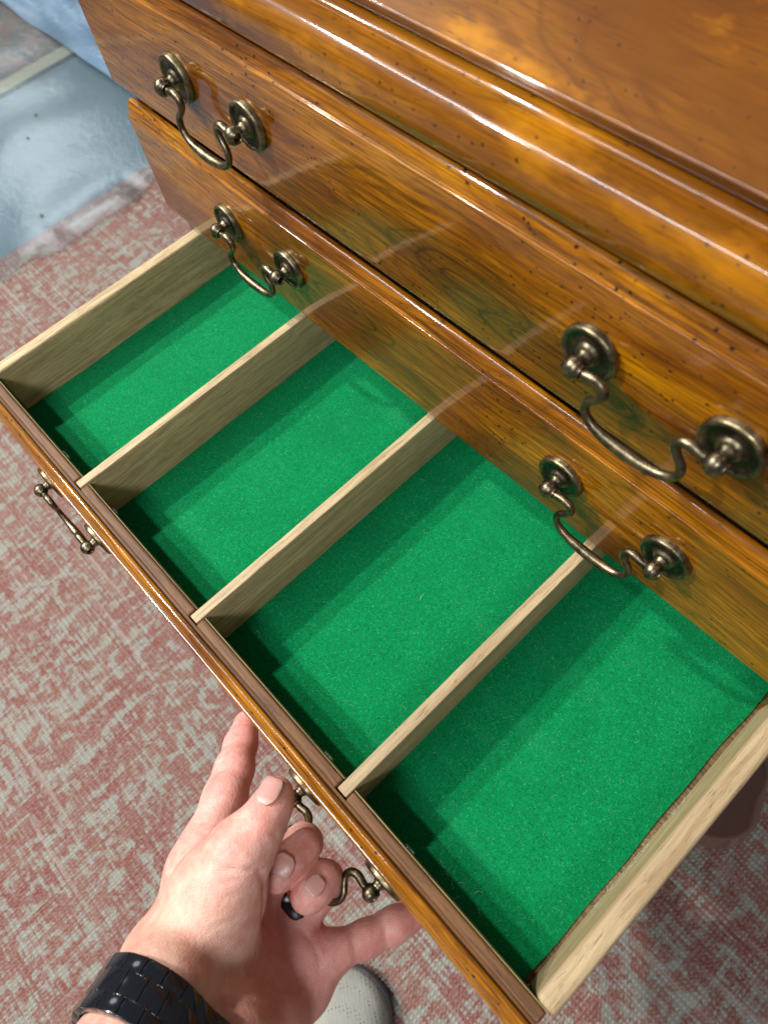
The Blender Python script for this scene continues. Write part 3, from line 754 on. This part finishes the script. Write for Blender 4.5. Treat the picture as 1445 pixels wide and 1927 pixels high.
# nails, laid on the skin
s = NT('fingernail'); s.set(Base_Color=(.66, .40, .34), Roughness=.38, Coat_Weight=.12, Coat_Roughness=.2, Subsurface_Weight=.15, Subsurface_Scale=.003); s.b.inputs['Subsurface Radius'].default_value = (1, .4, .25)
at = s.node('ShaderNodeAttribute', attribute_name='tint'); s.L.new(at.outputs['Color'], s.b.inputs['Base Color']); M_nail = s.m
def nail(cpos, tip, wd, ln, view):
    c0 = np.array(cpos); t_ = np.array(tip)-c0; n_ = np.array(view)-c0; n_ /= np.linalg.norm(n_)
    t_ -= n_*(t_@n_); t_ /= np.linalg.norm(t_); b_ = np.cross(n_, t_)
    NU, NV = 18, 20; V = []; C_ = []
    for j in range(NV+1):
        v = -1+2*j/NV
        # outline: square-ish at the free end, rounded at the cuticle
        wv = (1-abs(v)**3.2*.55)**.5 if v > 0 else (1-abs(v)**2.6)**.42 if abs(v) < 1 else .12
        wv = max(wv, .25)
        for i in range(NU+1):
            u = (-1+2*i/NU)*wv
            p_ = c0+t_*(v*ln/2)+b_*(u*wd/2)+n_*.010
            for _ in range(60):
                d_ = float(sample(p_)); 
                if d_ < .0001: break
                p_ = p_-n_*max(d_*.7, .0001)
            edge = max(abs(u), abs(v)); lift = .00045+.0004*max(v, 0)-.0006*max(0, edge-.93)/.07
            V.append(p_+n_*lift)
            if v > .90: C_.append((.76, .60, .52, 1))
            elif v < -.62: C_.append((.66, .38, .32, 1))
            else: C_.append((.60, .31, .27, 1))
    F = [(j*(NU+1)+i, j*(NU+1)+i+1, (j+1)*(NU+1)+i+1, (j+1)*(NU+1)+i) for j in range(NV) for i in range(NU)]
    m_ = bpy.data.meshes.new('fingernail'); m_.from_pydata([tuple(v) for v in V], [], F); m_.update(); smooth(m_)
    a_ = m_.color_attributes.new('tint', 'FLOAT_COLOR', 'POINT'); a_.data.foreach_set('color', np.array(C_, np.float32).ravel())
    o = link('fingernail', m_, M_nail, hand)
    sd = o.modifiers.new('thickness', 'SOLIDIFY'); sd.thickness = .0012; sd.offset = -1
    return o
CAMP = (0.24556, -0.20442, 0.39788)
nail((0.1325, -0.2510, -0.0449), (0.1284, -0.2436, -0.0478), .0125, .0150, (0.1451, -0.2490, 0.1357))
nail((0.1623, -0.2751, -0.0799), (0.1646, -0.2836, -0.0811), .0125, .0120, (0.2077, -0.2387, 0.1786))
nail((0.1835, -0.2684, -0.0830), (0.1834, -0.2739, -0.0833), .0100, .0100, (0.2178, -0.2355, 0.1750))
# ring of dark silicone at the root of the ring finger
def band(c0, axis, ra, rb, wd, th, name, mat, parent, upv, seg=64):
    c0 = np.array(c0); axis = np.array(axis); axis = axis/np.linalg.norm(axis); up = np.array(upv); up = up-axis*(up@axis); up /= np.linalg.norm(up); sd = np.cross(axis, up)
    V = []; F = []; pr = [(-wd/2, 0), (-wd/2, th*.6), (-wd*.3, th), (wd*.3, th), (wd/2, th*.6), (wd/2, 0)]
    for k in range(seg):
        a = 2*math.pi*k/seg
        for t, r_ in pr: V.append(tuple(c0+axis*t+up*(ra+r_)*math.cos(a)+sd*(rb+r_)*math.sin(a)))
    n = len(pr)
    for k in range(seg):
        for i in range(n): F.append((k*n+i, k*n+(i+1) % n, ((k+1) % seg)*n+(i+1) % n, ((k+1) % seg)*n+i))
    m_ = bpy.data.meshes.new(name); m_.from_pydata(V, [], F); b_ = bmesh.new(); b_.from_mesh(m_)
    return link(name, from_bm(b_, name, 40), mat, parent)
M_blk = simple('black_silicone', (.012, .014, .020), .35)
rgp = np.array((0.1765, -0.2937, -0.1470))
ring = band(rgp, J['r2']-J['r1'], .0146, .0146, .0075, .0016, 'ring', M_blk, None, (0, 0, 1))
tag(ring, 'plain black band ring at the root of the ring finger', 'ring')
# wrist watch bracelet
s = NT('black_ceramic'); nn = s.noise(s.map((200, 200, 200)), 1.3, 3)
s.set(Base_Color=(.006, .007, .010), Roughness=.14, Coat_Weight=.6, Coat_Roughness=.06, Normal=s.bump(nn, .05, .0004)); M_cer = s.m
watch = bpy.data.objects.new('wristwatch', None); COL.objects.link(watch)
tag(watch, 'glossy black link bracelet of a watch round the wrist', 'watch')
wc = 0.44
wa = (J['w1']+J['w2'])/2*(1-wc)+(J['f1']+J['f2'])/2*wc
axv = (J['w1']+J['w2'])/2-(J['f1']+J['f2'])/2; axv /= np.linalg.norm(axv)
wide = J['w2']-J['w1']; wl = float(np.linalg.norm(wide)); wide = wide-axv*(wide@axv); wide /= np.linalg.norm(wide); nrm = np.cross(axv, wide)
RA = RB = 0
NT_ = 180; th_ = np.linspace(0, 2*math.pi, NT_, endpoint=False); rr_ = []
for t_ in th_:
    dr = wide*math.cos(t_)+nrm*math.sin(t_); m_r = 0
    for off in (-.010, 0, .010):
        r_ = .060; 
        for _ in range(80):
            d_ = float(sample(wa+axv*off+dr*r_))
            if d_ < .0002: break
            r_ -= max(d_*.8, .0003)
        m_r = max(m_r, r_)
    rr_.append(m_r)
rr_ = np.array(rr_)
for _ in range(30): rr_ = np.maximum(rr_, 0)*.5+.25*(np.roll(rr_, 1)+np.roll(rr_, -1))
rr_ += .0014
def linkmesh(wx, wy, wz, bev):
    b_ = bmesh.new(); bmesh.ops.create_cube(b_, size=1)
    for v in b_.verts: v.co = (v.co.x*wx, v.co.y*wy, v.co.z*wz)
    bmesh.ops.bevel(b_, geom=b_.edges[:], offset=bev, segments=3, affect='EDGES', profile=.5)
    return from_bm(b_, 'link', 40)
NL = 26
per = [];  # equal arc steps round the ellipse
ts = np.linspace(0, 2*math.pi, 721); rt = np.interp(ts, np.append(th_, 2*math.pi), np.append(rr_, rr_[0])); ex = rt*np.cos(ts); ey = rt*np.sin(ts)
cum = np.concatenate([[0], np.cumsum(np.hypot(np.diff(ex), np.diff(ey)))]); step = cum[-1]/NL
me_c = linkmesh(step*1.04, .0126, .0042, .0005); me_s = linkmesh(step*1.03, .0092, .0040, .0005)
for m_ in (me_c, me_s): m_.materials.append(M_cer)
for k in range(NL):
    for row, (off, mm, ph_) in enumerate(((-.0097, me_s, .0), (0, me_c, .5), (.0097, me_s, .0))):
        sarc = ((k+ph_)*step) % cum[-1]; px_ = np.interp(sarc, cum, ex); py_ = np.interp(sarc, cum, ey)
        q1 = np.interp((sarc+step*.3) % cum[-1], cum, ex)-np.interp((sarc-step*.3) % cum[-1], cum, ex); q2 = np.interp((sarc+step*.3) % cum[-1], cum, ey)-np.interp((sarc-step*.3) % cum[-1], cum, ey)
        tn = wide*q1+nrm*q2; tn /= np.linalg.norm(tn); on = np.cross(tn, axv)
        pos = wa+wide*px_+nrm*py_+axv*off
        o = link('link', mm, None, watch)
        o.matrix_world = Matrix(((tn[0], axv[0], on[0], pos[0]), (tn[1], axv[1], on[1], pos[1]), (tn[2], axv[2], on[2], pos[2]), (0, 0, 0, 1)))

# ------------------------------------------------------------------ shoe on the rug
s = NT('grey_knit'); 
hx = s.voro(s.map((260, 260, 120), rot=(0, 0, .5)), 1, rnd=.25); nn = s.noise(s.map((20, 20, 20)), 1.4, 4)
c = s.ramp(hx, [(.10, (.035, .035, .035)), (.26, (.33, .32, .28))]); c = s.mix(s.ramp(nn, [(.4, .3), (.6, 0.0)]), c, (.20, .19, .16))
s.set(Base_Color=c, Roughness=.85, Normal=s.bump(hx, .6, .001)); M_knit = s.m
M_sole = simple('dark_grey_rubber', (.075, .078, .082), .7, bumps=300)
shoe = bpy.data.objects.new('shoe', None); COL.objects.link(shoe); 
toe = Vector((0.2191, -0.3493, 0)); toe.z = FZ; shoe.location = toe
tag(shoe, 'toe of a pale grey knit shoe with dark sole on the rug', 'shoe')
dv = Vector((.53, -.85, 0)).normalized(); sv = Vector((-dv.y, dv.x, 0))
prof = [(0.0, .004), (.004, .019), (.012, .030), (.026, .0395), (.048, .0455), (.075, .0485), (.105, .048), (.15, .040), (.2, .034), (.25, .034), (.275, .026), (.285, .004)]
hts = [(0.0, .028), (.004, .034), (.012, .041), (.026, .048), (.048, .056), (.075, .064), (.105, .074), (.15, .092), (.2, .10), (.25, .10), (.275, .098), (.285, .09)]
def shoe_mesh(kind):
    V = []; F = []; seg = 28
    rows = []
    for (d_, w_), (_, h_) in zip(prof, hts):
        if kind == 'sole': w2 = w_*1.1+.0035; base, top = .0005, .022+.004*max(0, 1-d_/.04); row = [(math.cos(2*math.pi*k/seg), math.sin(2*math.pi*k/seg)) for k in range(seg)]
        else: w2 = w_*1.1
        rr = []
        for k in range(seg):
            a_ = 2*math.pi*k/seg
            if kind == 'sole':
                cx_, cz_ = math.cos(a_), math.sin(a_)
                x_ = w2*abs(cx_)**.45*(1 if cx_ > 0 else -1); z_ = (base+top)/2+(top-base)/2*abs(cz_)**.45*(1 if cz_ > 0 else -1)
            else:
                cx_, cz_ = math.cos(a_), math.sin(a_)
                x_ = w2*abs(cx_)**.75*(1 if cx_ > 0 else -1); z_ = .014+(h_-.014)*(abs(cz_)**.9 if cz_ > 0 else -.2*abs(cz_))
            dd = d_ - (.0035 if kind == 'sole' and d_ == 0 else 0)
            rr.append(tuple(dv*dd+sv*x_+Vector((0, 0, z_))))
        rows.append(rr)
    for rr in rows: V += rr
    n = len(rows)
    for i in range(n-1):
        for k in range(seg):
            k2 = (k+1) % seg; F.append((i*seg+k, i*seg+k2, (i+1)*seg+k2, (i+1)*seg+k))
    F.append(tuple(range(seg))); F.append(tuple(range((n-1)*seg, n*seg))[::-1])
    m_ = bpy.data.meshes.new(kind); m_.from_pydata(V, [], F); b_ = bmesh.new(); b_.from_mesh(m_)
    o = link(kind, from_bm(b_, kind, 60), M_sole if kind == 'sole' else M_knit, shoe)
    o.modifiers.new('round', 'SUBSURF').levels = 2; o.modifiers['round'].render_levels = 2
    return o
shoe_mesh('sole'); shoe_mesh('upper')
